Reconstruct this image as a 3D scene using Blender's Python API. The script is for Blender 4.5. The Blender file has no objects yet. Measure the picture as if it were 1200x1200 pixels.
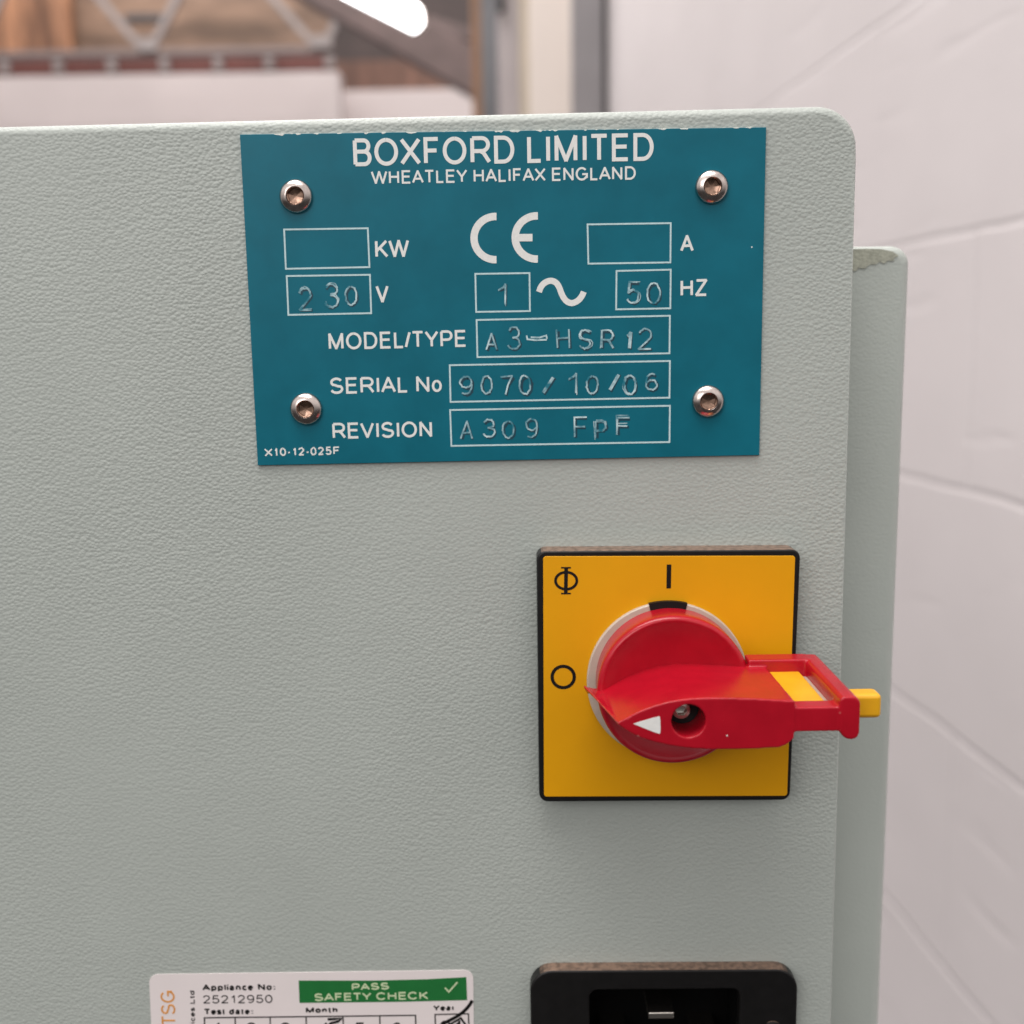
import bpy, bmesh, math, random
from mathutils import Vector
random.seed(7)
S = bpy.context.scene
C = S.collection
R = math.radians

# ------------------------------------------------------------------ camera
F_PX, DIST = 1300.0, 0.270           # focal length in photo pixels, metres from the cabinet face
PITCH, ROLL, YAW = R(8.67), R(0.87), R(-0.27)
CAM = Vector((0.0, -DIST, 0.0))
fw = Vector((math.sin(YAW)*math.cos(PITCH), math.cos(YAW)*math.cos(PITCH), -math.sin(PITCH)))
r0 = Vector((math.cos(YAW), -math.sin(YAW), 0))
u0 = r0.cross(fw)
rt = math.cos(ROLL)*r0 - math.sin(ROLL)*u0
up = math.sin(ROLL)*r0 + math.cos(ROLL)*u0
cam = bpy.data.cameras.new('camera'); camo = bpy.data.objects.new('camera', cam); C.objects.link(camo)
from mathutils import Matrix
camo.matrix_world = Matrix(((rt.x, up.x, -fw.x, CAM.x), (rt.y, up.y, -fw.y, CAM.y), (rt.z, up.z, -fw.z, CAM.z), (0, 0, 0, 1)))
cam.sensor_width = 36; cam.lens = 36*F_PX/1200
cam.clip_start = 0.01; cam.clip_end = 60
cam.dof.use_dof = True; cam.dof.focus_distance = 0.258; cam.dof.aperture_fstop = 11
S.camera = camo

# ------------------------------------------------------------------ light
W = bpy.data.worlds.new('World'); S.world = W; W.use_nodes = True
nt = W.node_tree; bg = nt.nodes['Background']
tc = nt.nodes.new('ShaderNodeTexCoord'); sx = nt.nodes.new('ShaderNodeSeparateXYZ'); cr = nt.nodes.new('ShaderNodeValToRGB')
mr = nt.nodes.new('ShaderNodeMapRange'); mr.inputs['From Min'].default_value = -1
nt.links.new(tc.outputs['Generated'], sx.inputs[0]); nt.links.new(sx.outputs['Z'], mr.inputs['Value']); nt.links.new(mr.outputs['Result'], cr.inputs['Fac'])
cr.color_ramp.elements[0].position = 0.42; cr.color_ramp.elements[0].color = (0.06, 0.057, 0.056, 1)
cr.color_ramp.elements[1].position = 0.74; cr.color_ramp.elements[1].color = (1.0, 0.955, 0.945, 1)
e_ = cr.color_ramp.elements.new(0.52); e_.color = (0.42, 0.40, 0.395, 1)
nt.links.new(cr.outputs['Color'], bg.inputs['Color']); bg.inputs['Strength'].default_value = 1.10

def area(name, loc, target, size, power, col=(1, 0.95, 0.92)):
    l = bpy.data.lights.new(name, 'AREA'); l.shape = 'RECTANGLE'; l.size, l.size_y = size; l.energy = power; l.color = col
    o = bpy.data.objects.new(name, l); C.objects.link(o); o.location = loc
    o.rotation_euler = (Vector(target)-Vector(loc)).to_track_quat('-Z', 'Y').to_euler()
    return o
area('ceiling_lamp_light', (-0.35, -0.42, 2.0), (0, 0, 0), (2.0, 1.0), 44, (1, 0.965, 0.945))
area('workshop_lamp_light', (-0.5, 2.0, 2.4), (0.2, 2.0, 0), (1.8, 1.2), 36, (1, 0.95, 0.92))
area('far_bay_lamp_light', (-1.2, 3.3, 2.9), (-1.0, 5.2, 0.6), (3.0, 1.0), 62, (1, 0.95, 0.92))
area('front_fill_light', (-1.1, -2.0, 0.9), (0, 0, 0), (1.6, 1.0), 14, (1, 0.97, 0.96))  # unseen soft fill added behind the camera to brighten the front faces
V = S.view_settings; V.view_transform = 'Standard'; V.look = 'None'; V.exposure = 0; V.gamma = 1; V.use_curve_mapping = False
S.cycles.max_bounces = 8

# ------------------------------------------------------------------ helpers
def at(px, py, Y):                    # the point of the vertical plane y = Y seen at a photo pixel
    d = fw + rt*((px-600)/F_PX) - up*((py-600)/F_PX)
    return CAM + d*((Y-CAM.y)/d.y)
PX = at(700, 600, 0).x*0 + (at(701, 600, 0)-at(700, 600, 0)).length    # size of a pixel on the cabinet face

def mat(name, col, rough=0.5, metal=0.0, spec=0.5, var=0.0, vscale=40, col2=None, bump=0.0, bscale=400, bdist=0.0003, coat=0.0, stretch=(1, 1, 1), detail=3, rvar=0.0):
    m = bpy.data.materials.new(name); m.use_nodes = True
    n = m.node_tree.nodes; L = m.node_tree.links; b = n['Principled BSDF']
    b.inputs['Base Color'].default_value = (*col, 1); b.inputs['Roughness'].default_value = rough; b.inputs['Metallic'].default_value = metal
    b.inputs['Specular IOR Level'].default_value = spec; b.inputs['Coat Weight'].default_value = coat; b.inputs['Coat Roughness'].default_value = 0.12
    t = n.new('ShaderNodeTexCoord'); mp = n.new('ShaderNodeMapping'); mp.inputs['Scale'].default_value = stretch
    L.new(t.outputs['Object'], mp.inputs['Vector'])
    if var or rvar:
        z = n.new('ShaderNodeTexNoise'); z.inputs['Scale'].default_value = vscale; z.inputs['Detail'].default_value = 5; z.inputs['Roughness'].default_value = 0.6
        L.new(mp.outputs[0], z.inputs['Vector'])
    if var:
        r = n.new('ShaderNodeValToRGB'); c2 = col2 or tuple(c*(1-var) for c in col)
        r.color_ramp.elements[0].position = 0.35; r.color_ramp.elements[0].color = (*c2, 1)
        r.color_ramp.elements[1].position = 0.65; r.color_ramp.elements[1].color = (*col, 1)
        L.new(z.outputs['Fac'], r.inputs['Fac']); L.new(r.outputs['Color'], b.inputs['Base Color'])
    if rvar:
        q = n.new('ShaderNodeMapRange'); q.inputs['To Min'].default_value = max(0.05, rough-rvar); q.inputs['To Max'].default_value = rough+rvar
        L.new(z.outputs['Fac'], q.inputs['Value']); L.new(q.outputs[0], b.inputs['Roughness'])
    if bump:
        z2 = n.new('ShaderNodeTexNoise'); z2.inputs['Scale'].default_value = bscale; z2.inputs['Detail'].default_value = detail
        L.new(mp.outputs[0], z2.inputs['Vector'])
        bp = n.new('ShaderNodeBump'); bp.inputs['Strength'].default_value = bump; bp.inputs['Distance'].default_value = bdist
        L.new(z2.outputs['Fac'], bp.inputs['Height']); L.new(bp.outputs[0], b.inputs['Normal'])
    return m

def emis(name, col, s):
    m = bpy.data.materials.new(name); m.use_nodes = True; b = m.node_tree.nodes['Principled BSDF']
    b.inputs['Emission Color'].default_value = (*col, 1); b.inputs['Emission Strength'].default_value = s; b.inputs['Base Color'].default_value = (*col, 1)
    return m

def root_loc(p):
    while p.parent: p = p.parent
    return Vector(p.location)

def thing(name, label, cat, loc, group=None):
    o = bpy.data.objects.new(name, None); o.empty_display_size = 0.01; C.objects.link(o); o.location = loc
    return tag(o, label, cat, group)

def tag(o, label, cat, group=None):
    o['label'] = label; o['category'] = cat
    if group: o['group'] = group
    return o

def obj(name, bm, m, parent=None, bevel=0, seg=3, smooth=True, angle=35, label=None, normals=True):
    if normals: bmesh.ops.recalc_face_normals(bm, faces=bm.faces)
    if parent is not None:
        bmesh.ops.translate(bm, verts=bm.verts, vec=-root_loc(parent))
    me = bpy.data.meshes.new(name); bm.to_mesh(me); bm.free()
    o = bpy.data.objects.new(name, me); C.objects.link(o)
    for x in (m if isinstance(m, (list, tuple)) else [m]): me.materials.append(x)
    if parent is not None: o.parent = parent
    if smooth:
        for p in me.polygons: p.use_smooth = True
        me.set_sharp_from_angle(angle=R(angle))
    if bevel:
        b = o.modifiers.new('bevel', 'BEVEL'); b.width = bevel; b.segments = seg; b.limit_method = 'ANGLE'; b.angle_limit = R(angle); b.harden_normals = True
    if label: o['label'] = label
    return o

def add_box(bm, a, b):
    x0, y0, z0 = a; x1, y1, z1 = b
    v = [bm.verts.new(p) for p in ((x0,y0,z0),(x1,y0,z0),(x1,y1,z0),(x0,y1,z0),(x0,y0,z1),(x1,y0,z1),(x1,y1,z1),(x0,y1,z1))]
    for f in ((0,1,2,3),(7,6,5,4),(0,4,5,1),(1,5,6,2),(2,6,7,3),(3,7,4,0)): bm.faces.new([v[i] for i in f])

def box(a, b):
    bm = bmesh.new(); add_box(bm, a, b); return bm

def add_prism(bm, pts, y0, y1):       # outline in x,z extruded along y
    a = [bm.verts.new((p[0], y0, p[1])) for p in pts]; b = [bm.verts.new((p[0], y1, p[1])) for p in pts]
    bm.faces.new(a); bm.faces.new(b[::-1]); n = len(pts)
    for i in range(n): bm.faces.new((a[i], b[i], b[(i+1) % n], a[(i+1) % n]))

def prism(pts, y0, y1):
    bm = bmesh.new(); add_prism(bm, pts, y0, y1); return bm

def rounded(corners, rad, n=8):       # round the corners of a polygon in x,z; rad one number or one per corner
    out = []; k = len(corners)
    for i in range(k):
        r = rad[i] if isinstance(rad, (list, tuple)) else rad
        p = Vector(corners[i]); a = Vector(corners[i-1]); b = Vector(corners[(i+1) % k])
        if r <= 0: out.append(p); continue
        da = (a-p).normalized(); db = (b-p).normalized(); h = da.angle(db)/2; t = r/math.tan(h)
        c = p + (da+db).normalized()*(r/math.sin(h)); s = p+da*t-c; e = p+db*t-c
        ang = math.atan2(s.x*e.y-s.y*e.x, s.dot(e))
        for j in range(n+1):
            w = ang*j/n; out.append(c+Vector((s.x*math.cos(w)-s.y*math.sin(w), s.x*math.sin(w)+s.y*math.cos(w))))
    return out

def xz(px, py, Y):
    p = at(px, py, Y); return Vector((p.x, p.z))

def add_ribbon(bm, pts, w, y0, y1, closed=False):      # flat stroke of width w following pts (x,z)
    P = [Vector(p) for p in pts]; Q = [P[0]]
    for p in P[1:]:
        if (p-Q[-1]).length > w*0.02: Q.append(p)
    if closed and (Q[0]-Q[-1]).length < w*0.02: Q.pop()
    n = len(Q)
    if n < 2: return
    Lf, Rt = [], []
    for i in range(n):
        if closed: d0 = (Q[i]-Q[i-1]).normalized(); d1 = (Q[(i+1) % n]-Q[i]).normalized()
        else:
            d0 = (Q[i]-Q[i-1]).normalized() if i > 0 else (Q[1]-Q[0]).normalized()
            d1 = (Q[i+1]-Q[i]).normalized() if i < n-1 else d0
        n0 = Vector((-d0.y, d0.x)); n1 = Vector((-d1.y, d1.x)); m = n0+n1
        m = n0 if m.length < 0.2 else m.normalized()
        c_ = m.dot(n0); k = 1/c_ if c_ > 0.6 else 1.0
        Lf.append(Q[i]+m*(w/2*k)); Rt.append(Q[i]-m*(w/2*k))
    ring = [[bm.verts.new((a.x, y, a.y)) for a in s] for s, y in ((Lf, y0), (Rt, y0), (Lf, y1), (Rt, y1))]
    for i in range(n if closed else n-1):
        j = (i+1) % n
        bm.faces.new((ring[0][i], ring[0][j], ring[1][j], ring[1][i]))
        bm.faces.new((ring[0][i], ring[2][i], ring[2][j], ring[0][j])); bm.faces.new((ring[1][i], ring[1][j], ring[3][j], ring[3][i]))
    if not closed:
        for i in (0, n-1): bm.faces.new((ring[0][i], ring[1][i], ring[3][i], ring[2][i]))

def lathe(prof, c, n=64, axis_up=None, hexfrom=None):   # profile (radius, y) about the y axis through c=(x,z)
    bm = bmesh.new(); rings = []
    for k, (r, y) in enumerate(prof):
        if r < 1e-7: rings.append([bm.verts.new((c[0], y, c[1]))]); continue
        rg = []
        for i in range(n):
            a = 2*math.pi*i/n; rr = r
            if hexfrom is not None and k >= hexfrom:
                rr = r/math.cos((a % (math.pi/3))-math.pi/6)
            rg.append(bm.verts.new((c[0]+rr*math.cos(a), y, c[1]+rr*math.sin(a))))
        rings.append(rg)
    for a, b in zip(rings, rings[1:]):
        for i in range(n):
            j = (i+1) % n
            if len(a) == 1: bm.faces.new((a[0], b[i], b[j]))
            elif len(b) == 1: bm.faces.new((a[i], a[j], b[0]))
            else: bm.faces.new((a[i], a[j], b[j], b[i]))
    return bm

def add_tube(bm, p, q, r, n=12):
    p, q = Vector(p), Vector(q); d = (q-p).normalized(); s = d.orthogonal().normalized(); t = d.cross(s)
    A = [bm.verts.new(p+(s*math.cos(2*math.pi*i/n)+t*math.sin(2*math.pi*i/n))*r) for i in range(n)]
    B = [bm.verts.new(q+(s*math.cos(2*math.pi*i/n)+t*math.sin(2*math.pi*i/n))*r) for i in range(n)]
    bm.faces.new(A[::-1]); bm.faces.new(B)
    for i in range(n): bm.faces.new((A[i], A[(i+1) % n], B[(i+1) % n], B[i]))

def bar(bm, p, q, w, d):              # a square bar between two points: w across, d along y
    p, q = Vector(p), Vector(q); n = (q-p).normalized(); s = n.cross(Vector((0, 1, 0))).normalized()*(w/2); t = Vector((0, d/2, 0))
    A = [bm.verts.new(p+e) for e in (s+t, s-t, -s-t, -s+t)]; B = [bm.verts.new(q+e) for e in (s+t, s-t, -s-t, -s+t)]
    bm.faces.new(A); bm.faces.new(B[::-1])
    for i in range(4): bm.faces.new((A[i], B[i], B[(i+1) % 4], A[(i+1) % 4]))

def boolean(o, cutter, op='DIFFERENCE'):
    md = o.modifiers.new('b', 'BOOLEAN'); md.object = cutter; md.operation = op; md.solver = 'EXACT'
    bpy.context.view_layer.update(); dg = bpy.context.evaluated_depsgraph_get()
    me = bpy.data.meshes.new_from_object(o.evaluated_get(dg)); o.modifiers.clear(); o.data = me
    bpy.data.objects.remove(cutter)

# ------------------------------------------------------------------ stroke lettering
def arc(cx, cy, rx, ry, a0, a1, n=14):
    return [(cx+rx*math.cos(R(a0+(a1-a0)*i/n)), cy+ry*math.sin(R(a0+(a1-a0)*i/n))) for i in range(n+1)]
SS = arc(.5, .745, .45, .255, 25, 235, 14)[:-1] + [(.35, .545), (.62, .465)] + arc(.5, .265, .5, .265, 55, -160, 16)[1:]
G = {  # glyph: (width, left bearing, right bearing, strokes in a unit box)
 'A': (.90, .01, .01, [[(0,0),(.5,1),(1,0)], [(.17,.33),(.83,.33)]]),
 'B': (.74, .10, .06, [[(0,0),(0,1)], [(0,1),(.58,1)]+arc(.6,.765,.34,.235,90,-90)[1:]+[(0,.53)], [(.5,.53)]+arc(.62,.265,.38,.265,90,-90)+[(0,0)]]),
 'C': (.88, .06, .06, [arc(.52,.5,.52,.5,38,322,30)]),
 'D': (.82, .10, .06, [[(.3,1),(0,1),(0,0),(.4,0)]+arc(.45,.5,.55,.5,-90,90,20)+[(.3,1)]]),
 'E': (.72, .10, .05, [[(1,1),(0,1),(0,0),(1,0)], [(0,.53),(.92,.53)]]),
 'F': (.66, .10, .05, [[(1,1),(0,1),(0,0)], [(0,.52),(.88,.52)]]),
 'G': (.93, .06, .08, [arc(.5,.5,.5,.5,42,328,30)+[(1,.18),(1,.47),(.55,.47)]]),
 'H': (.78, .10, .10, [[(0,0),(0,1)], [(1,0),(1,1)], [(0,.53),(1,.53)]]),
 'I': (.12, .12, .12, [[(.5,0),(.5,1)]]),
 'K': (.80, .10, .00, [[(0,0),(0,1)], [(.95,1),(0,.35)], [(.3,.57),(1,0)]]),
 'L': (.62, .10, .03, [[(0,1),(0,0),(1,0)]]),
 'M': (.92, .10, .10, [[(0,0),(0,1),(.5,0),(1,1),(1,0)]]),
 'N': (.78, .10, .10, [[(0,0),(0,1),(1,0),(1,1)]]),
 'O': (.96, .06, .06, [arc(.5,.5,.5,.5,90,450,36)]),
 'P': (.76, .10, .04, [[(0,0),(0,1)], [(0,1),(.58,1)]+arc(.6,.72,.4,.28,90,-90)[1:]+[(0,.44)]]),
 'R': (.84, .10, .02, [[(0,0),(0,1)], [(0,1),(.55,1)]+arc(.56,.73,.38,.27,90,-90)[1:]+[(0,.46)], [(.5,.46),(.68,.36),(1,0)]]),
 'S': (.80, .06, .06, [SS]),
 'T': (.78, .03, .03, [[(0,1),(1,1)], [(.5,1),(.5,0)]]),
 'U': (.78, .10, .10, [[(0,1),(0,.36)]+arc(.5,.34,.5,.34,180,360)+[(1,1)]]),
 'V': (.88, .01, .01, [[(0,1),(.5,0),(1,1)]]),
 'W': (1.26, .01, .01, [[(0,1),(.26,0),(.5,1),(.74,0),(1,1)]]),
 'X': (.86, .01, .01, [[(0,0),(1,1)], [(0,1),(1,0)]]),
 'Y': (.86, .01, .01, [[(0,1),(.5,.44),(1,1)], [(.5,.44),(.5,0)]]),
 'Z': (.78, .03, .03, [[(.03,1),(1,1),(0,0),(1,0)]]),
 '/': (.40, .0, .0, [[(0,0),(1,1)]]), '-': (.34, .06, .06, [[(0,.37),(1,.37)]]),
 ':': (.12, .14, .14, [[(.5,0),(.5,.12)], [(.5,.55),(.5,.67)]]),
 '0': (.62, .07, .07, [arc(.5,.5,.5,.5,90,450,30)]),
 '1': (.30, .16, .18, [[(1,0),(1,1),(.7,.85),(0,.72)]]),
 '2': (.62, .06, .08, [arc(.5,.71,.46,.29,170,-25,14)+[(.55,.33),(.02,0),(1,0)]]),
 '3': (.62, .06, .08, [arc(.48,.76,.42,.24,165,-85,14)+[(.4,.53)], [(.4,.53),(.5,.53)]+arc(.48,.265,.5,.265,85,-165,14)]),
 '4': (.66, .04, .06, [[(.75,0),(.75,1),(0,.28),(1,.28)]]),
 '5': (.62, .07, .07, [[(.92,1),(.2,1),(.08,.5)]+arc(.47,.31,.5,.31,120,-160,16)]),
 '6': (.62, .07, .07, [arc(.5,.31,.48,.31,90,450,20), arc(.56,.5,.54,.5,60,190,12)]),
 '7': (.62, .07, .07, [[(0,1),(1,1),(.6,.55),(.38,0)]]),
 '8': (.62, .07, .07, [arc(.5,.76,.42,.24,90,450,20), arc(.5,.26,.5,.26,90,450,20)]),
 '9': (.62, .07, .07, [arc(.5,.69,.48,.31,90,450,20), arc(.44,.5,.54,.5,10,-120,12)]),
 'a': (.56, .06, .07, [arc(.45,.2,.42,.2,90,450,16), [(.9,0),(.9,.5)]+arc(.5,.5,.4,.2,0,160,10)]),
 'c': (.54, .06, .04, [arc(.52,.35,.5,.35,40,320,20)]),
 'd': (.58, .06, .09, [arc(.5,.35,.48,.35,90,450,20), [(1,0),(1,1)]]),
 'e': (.58, .06, .06, [[(.03,.37),(1,.37)]+arc(.5,.35,.5,.35,5,315,22)]),
 'h': (.54, .09, .09, [[(0,0),(0,1)], [(0,.42)]+arc(.5,.45,.5,.25,170,0,10)+[(1,0)]]),
 'i': (.12, .08, .08, [[(.5,0),(.5,.7)], [(.5,.87),(.5,1)]]),
 'l': (.12, .08, .08, [[(.5,0),(.5,1)]]),
 'n': (.54, .09, .09, [[(0,0),(0,.7)], [(0,.42)]+arc(.5,.45,.5,.25,170,0,10)+[(1,0)]]),
 'o': (.60, .05, .05, [arc(.5,.35,.5,.35,90,450,22)]),
 'p': (.58, .09, .06, [[(0,-.26),(0,.7)], arc(.5,.35,.48,.35,90,450,20)]),
 'r': (.30, .09, .02, [[(0,0),(0,.7)], [(0,.4),(.3,.65),(1,.68)]]),
 's': (.52, .05, .05, [[(x,y*.7) for x, y in SS]]),
 't': (.40, .02, .03, [[(.5,.95),(.5,.12),(.7,0),(1,.02)], [(0,.68),(1,.68)]]),
 'v': (.54, .02, .02, [[(0,.7),(.5,0),(1,.7)]]),
}
def lettering(bm, text, p0, p1, cap, w, Y, h=0.00004, gap=0.0, jit=0.0):
    """text whose baseline runs from photo pixel p0 to p1, cap height and stroke width in pixels, lying on the plane y=Y"""
    a, b = xz(*p0, Y), xz(*p1, Y); e = (b-a).normalized(); n = Vector((-e.y, e.x)); L = (b-a).length
    k = PX*(Y-CAM.y)/DIST; capw, ww = cap*k, w*k
    tot = 0; lay = []
    for ch in text:
        if ch == ' ': tot += .36; continue
        W_, l, r, st = G[ch]; lay.append((ch, tot+l, W_)); tot += l+W_+r+gap
    first, last = lay[0], lay[-1]; x0 = first[1]; x1 = last[1]+last[2]; s = L/(x1-x0)
    step = 0
    for ch, x, W_ in lay:
        for st in G[ch][3]:
            q = []
            for gx, gy in st:
                X = (x-x0)*s + ww/2 + gx*max(W_*s-ww, 0) + random.uniform(-jit, jit)*k
                Z = ww/2 + gy*(capw-ww) + random.uniform(-jit, jit)*k
                q.append(a+e*X+n*Z)
            q = [Vector(p) for p in q]; runs = [[q[0]]]
            for i in range(1, len(q)):
                runs[-1].append(q[i])
                if i < len(q)-1 and (q[i]-q[i-1]).length > 1e-9 and (q[i+1]-q[i]).length > 1e-9 and (q[i]-q[i-1]).angle(q[i+1]-q[i]) > R(105): runs.append([q[i]])
            for k_, run in enumerate(runs):
                if k_: run[0] = run[0]+(run[0]-run[1]).normalized()*ww*0.22
                if k_ < len(runs)-1: run[-1] = run[-1]+(run[-1]-run[-2]).normalized()*ww*0.22
                add_ribbon(bm, run, ww, Y-h-step*4e-6, Y+0.00003); step = (step+1) % 5
def text_obj(name, text, p0, p1, cap, w, Y, m, parent, **kw):
    bm = bmesh.new(); lettering(bm, text, p0, p1, cap, w, Y, **kw); return obj(name, bm, m, parent, smooth=False)
def stroke_obj(name, lines, w, Y, m, parent, closed=False, h=0.00004):
    bm = bmesh.new(); k = PX*(Y-CAM.y)/DIST
    for i, l in enumerate(lines): add_ribbon(bm, [xz(*p, Y) for p in l], w*k, Y-h-(i % 5)*4e-6, Y+0.00003, closed)
    return obj(name, bm, m, parent, smooth=False)
def fill_obj(name, pts, Y, m, parent, h=0.00004, **kw):
    return obj(name, prism([xz(*p, Y) for p in pts], Y-h, Y+0.00003), m, parent, smooth=False, **kw)

# ------------------------------------------------------------------ materials
def powder(name, col, amp=1.0):
    m = mat(name, col, rough=0.42, spec=0.45, var=0.07, vscale=14, rvar=0.07)
    n = m.node_tree.nodes; L = m.node_tree.links; b = n['Principled BSDF']
    t = n.new('ShaderNodeTexCoord'); mp = n.new('ShaderNodeMapping'); mp.inputs['Scale'].default_value = (1, 1, 1.3); L.new(t.outputs['Object'], mp.inputs['Vector'])
    ds = n.new('ShaderNodeTexNoise'); ds.inputs['Scale'].default_value = 260; L.new(mp.outputs[0], ds.inputs['Vector'])
    ad = n.new('ShaderNodeVectorMath'); ad.operation = 'MULTIPLY_ADD'; ad.inputs[1].default_value = (0.0007,)*3; L.new(ds.outputs['Color'], ad.inputs[0]); L.new(mp.outputs[0], ad.inputs[2])
    vo = n.new('ShaderNodeTexVoronoi'); vo.feature = 'SMOOTH_F1'; vo.inputs['Scale'].default_value = 1000; vo.inputs['Smoothness'].default_value = 0.35; L.new(ad.outputs[0], vo.inputs['Vector'])
    nz = n.new('ShaderNodeTexNoise'); nz.inputs['Scale'].default_value = 1300; nz.inputs['Detail'].default_value = 2; L.new(mp.outputs[0], nz.inputs['Vector'])
    am = n.new('ShaderNodeTexNoise'); am.inputs['Scale'].default_value = 9; L.new(t.outputs['Object'], am.inputs['Vector'])
    mx = n.new('ShaderNodeMath'); mx.operation = 'MULTIPLY_ADD'; mx.inputs[1].default_value = -0.3; L.new(nz.outputs['Fac'], mx.inputs[0]); L.new(vo.outputs['Distance'], mx.inputs[2])
    rg = n.new('ShaderNodeMapRange'); rg.inputs['From Min'].default_value = 0.3; rg.inputs['From Max'].default_value = 0.7; rg.inputs['To Min'].default_value = 0.28*amp; rg.inputs['To Max'].default_value = 0.75*amp
    L.new(am.outputs['Fac'], rg.inputs['Value'])
    bp = n.new('ShaderNodeBump'); bp.invert = True; bp.inputs['Distance'].default_value = 0.00022; L.new(rg.outputs[0], bp.inputs['Strength'])
    L.new(mx.outputs[0], bp.inputs['Height']); L.new(bp.outputs[0], b.inputs['Normal'])
    return m
M = {}
M['coat'] = powder('grey_green_powder_coat', (0.415, 0.448, 0.415))
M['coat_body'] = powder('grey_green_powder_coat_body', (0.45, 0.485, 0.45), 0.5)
M['glue'] = mat('adhesive_residue', (0.42, 0.43, 0.35), 0.7, var=0.25, vscale=900, bump=0.5, bscale=1500)
M['blue'] = mat('blue_painted_aluminium', (0.002, 0.138, 0.195), 0.34, spec=0.25, var=0.16, vscale=60, rvar=0.06)
M['white_ink'] = mat('white_ink', (0.80, 0.80, 0.77), 0.5, var=0.08, vscale=1500)
M['line_ink'] = mat('pale_line_ink', (0.55, 0.72, 0.74), 0.5, var=0.15, vscale=1500)
M['stamp'] = mat('bare_stamped_metal', (0.58, 0.74, 0.76), 0.35, var=0.9, vscale=330, col2=(0.012, 0.17, 0.23))
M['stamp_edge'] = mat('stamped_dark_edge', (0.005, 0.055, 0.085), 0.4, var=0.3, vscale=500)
M['steel'] = mat('screw_steel', (0.62, 0.54, 0.50), 0.22, metal=1.0, var=0.25, vscale=700, rvar=0.1)
M['socket_steel'] = mat('screw_socket_steel', (0.42, 0.27, 0.20), 0.25, metal=1.0, var=0.4, vscale=900)
M['black'] = mat('black_plastic', (0.008, 0.0075, 0.0075), 0.42, spec=0.3, bump=0.1, bscale=2500, bdist=0.0001, var=0.3, vscale=300)
def dusty_top_sheen(m, col):
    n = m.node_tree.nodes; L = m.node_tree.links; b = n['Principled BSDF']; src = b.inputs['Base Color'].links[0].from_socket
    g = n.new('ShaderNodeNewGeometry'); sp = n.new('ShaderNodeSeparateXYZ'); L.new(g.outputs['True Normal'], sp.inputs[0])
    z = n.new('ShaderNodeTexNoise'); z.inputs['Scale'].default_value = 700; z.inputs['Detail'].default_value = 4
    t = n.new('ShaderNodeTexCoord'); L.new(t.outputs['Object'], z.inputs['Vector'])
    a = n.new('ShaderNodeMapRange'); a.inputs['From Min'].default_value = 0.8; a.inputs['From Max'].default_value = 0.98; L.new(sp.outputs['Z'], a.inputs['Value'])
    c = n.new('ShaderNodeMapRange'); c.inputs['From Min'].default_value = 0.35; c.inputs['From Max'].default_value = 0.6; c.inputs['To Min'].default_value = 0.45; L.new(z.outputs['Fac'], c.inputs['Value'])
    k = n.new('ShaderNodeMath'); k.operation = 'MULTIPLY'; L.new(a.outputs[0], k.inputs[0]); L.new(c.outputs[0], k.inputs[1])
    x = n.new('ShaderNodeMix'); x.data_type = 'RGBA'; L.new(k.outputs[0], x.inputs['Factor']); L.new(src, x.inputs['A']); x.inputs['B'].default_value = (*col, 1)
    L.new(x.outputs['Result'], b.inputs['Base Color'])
dusty_top_sheen(M['black'], (0.25, 0.165, 0.12))      # warm overhead reflection painted brown on upward faces, along with dust
M['black_ink'] = mat('black_ink', (0.008, 0.007, 0.007), 0.55, spec=0.2, var=0.2, vscale=900)
M['yellow'] = mat('yellow_plastic_plate', (0.74, 0.345, 0.002), 0.42, spec=0.3, var=0.05, vscale=50, bump=0.05, bscale=1500, bdist=0.0001)
M['slider'] = mat('yellow_slider_plastic', (0.78, 0.40, 0.01), 0.35, var=0.10, vscale=200)
M['red'] = mat('red_plastic', (0.42, 0.004, 0.016), 0.25, spec=0.45, var=0.12, vscale=150, rvar=0.06, bump=0.05, bscale=700, bdist=0.0002)
def worn(m, col, lo, hi, amt):               # rubbed edges
    n = m.node_tree.nodes; L = m.node_tree.links; b = n['Principled BSDF']; src = b.inputs['Base Color'].links[0].from_socket
    g = n.new('ShaderNodeNewGeometry'); a = n.new('ShaderNodeMapRange'); a.inputs['From Min'].default_value = lo; a.inputs['From Max'].default_value = hi; L.new(g.outputs['Pointiness'], a.inputs['Value'])
    t = n.new('ShaderNodeTexCoord'); z = n.new('ShaderNodeTexNoise'); z.inputs['Scale'].default_value = 420; z.inputs['Detail'].default_value = 4; L.new(t.outputs['Object'], z.inputs['Vector'])
    c = n.new('ShaderNodeMapRange'); c.inputs['From Min'].default_value = 0.42; c.inputs['From Max'].default_value = 0.62; c.inputs['To Max'].default_value = amt; L.new(z.outputs['Fac'], c.inputs['Value'])
    k = n.new('ShaderNodeMath'); k.operation = 'MULTIPLY'; L.new(a.outputs[0], k.inputs[0]); L.new(c.outputs[0], k.inputs[1])
    x = n.new('ShaderNodeMix'); x.data_type = 'RGBA'; L.new(k.outputs[0], x.inputs['Factor']); L.new(src, x.inputs['A']); x.inputs['B'].default_value = (*col, 1)
    L.new(x.outputs['Result'], b.inputs['Base Color'])
worn(M['red'], (0.66, 0.34, 0.30), 0.53, 0.60, 0.45)
M['ivory'] = mat('ivory_plastic', (0.50, 0.43, 0.35), 0.45, var=0.12, vscale=250)
M['paper'] = mat('white_label_paper', (0.78, 0.71, 0.70), 0.45, var=0.03, vscale=60)
M['green'] = mat('green_print', (0.012, 0.16, 0.035), 0.45, var=0.1, vscale=200)
M['pale_green'] = mat('pale_print', (0.62, 0.72, 0.45), 0.5, var=0.2, vscale=1200)
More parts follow.
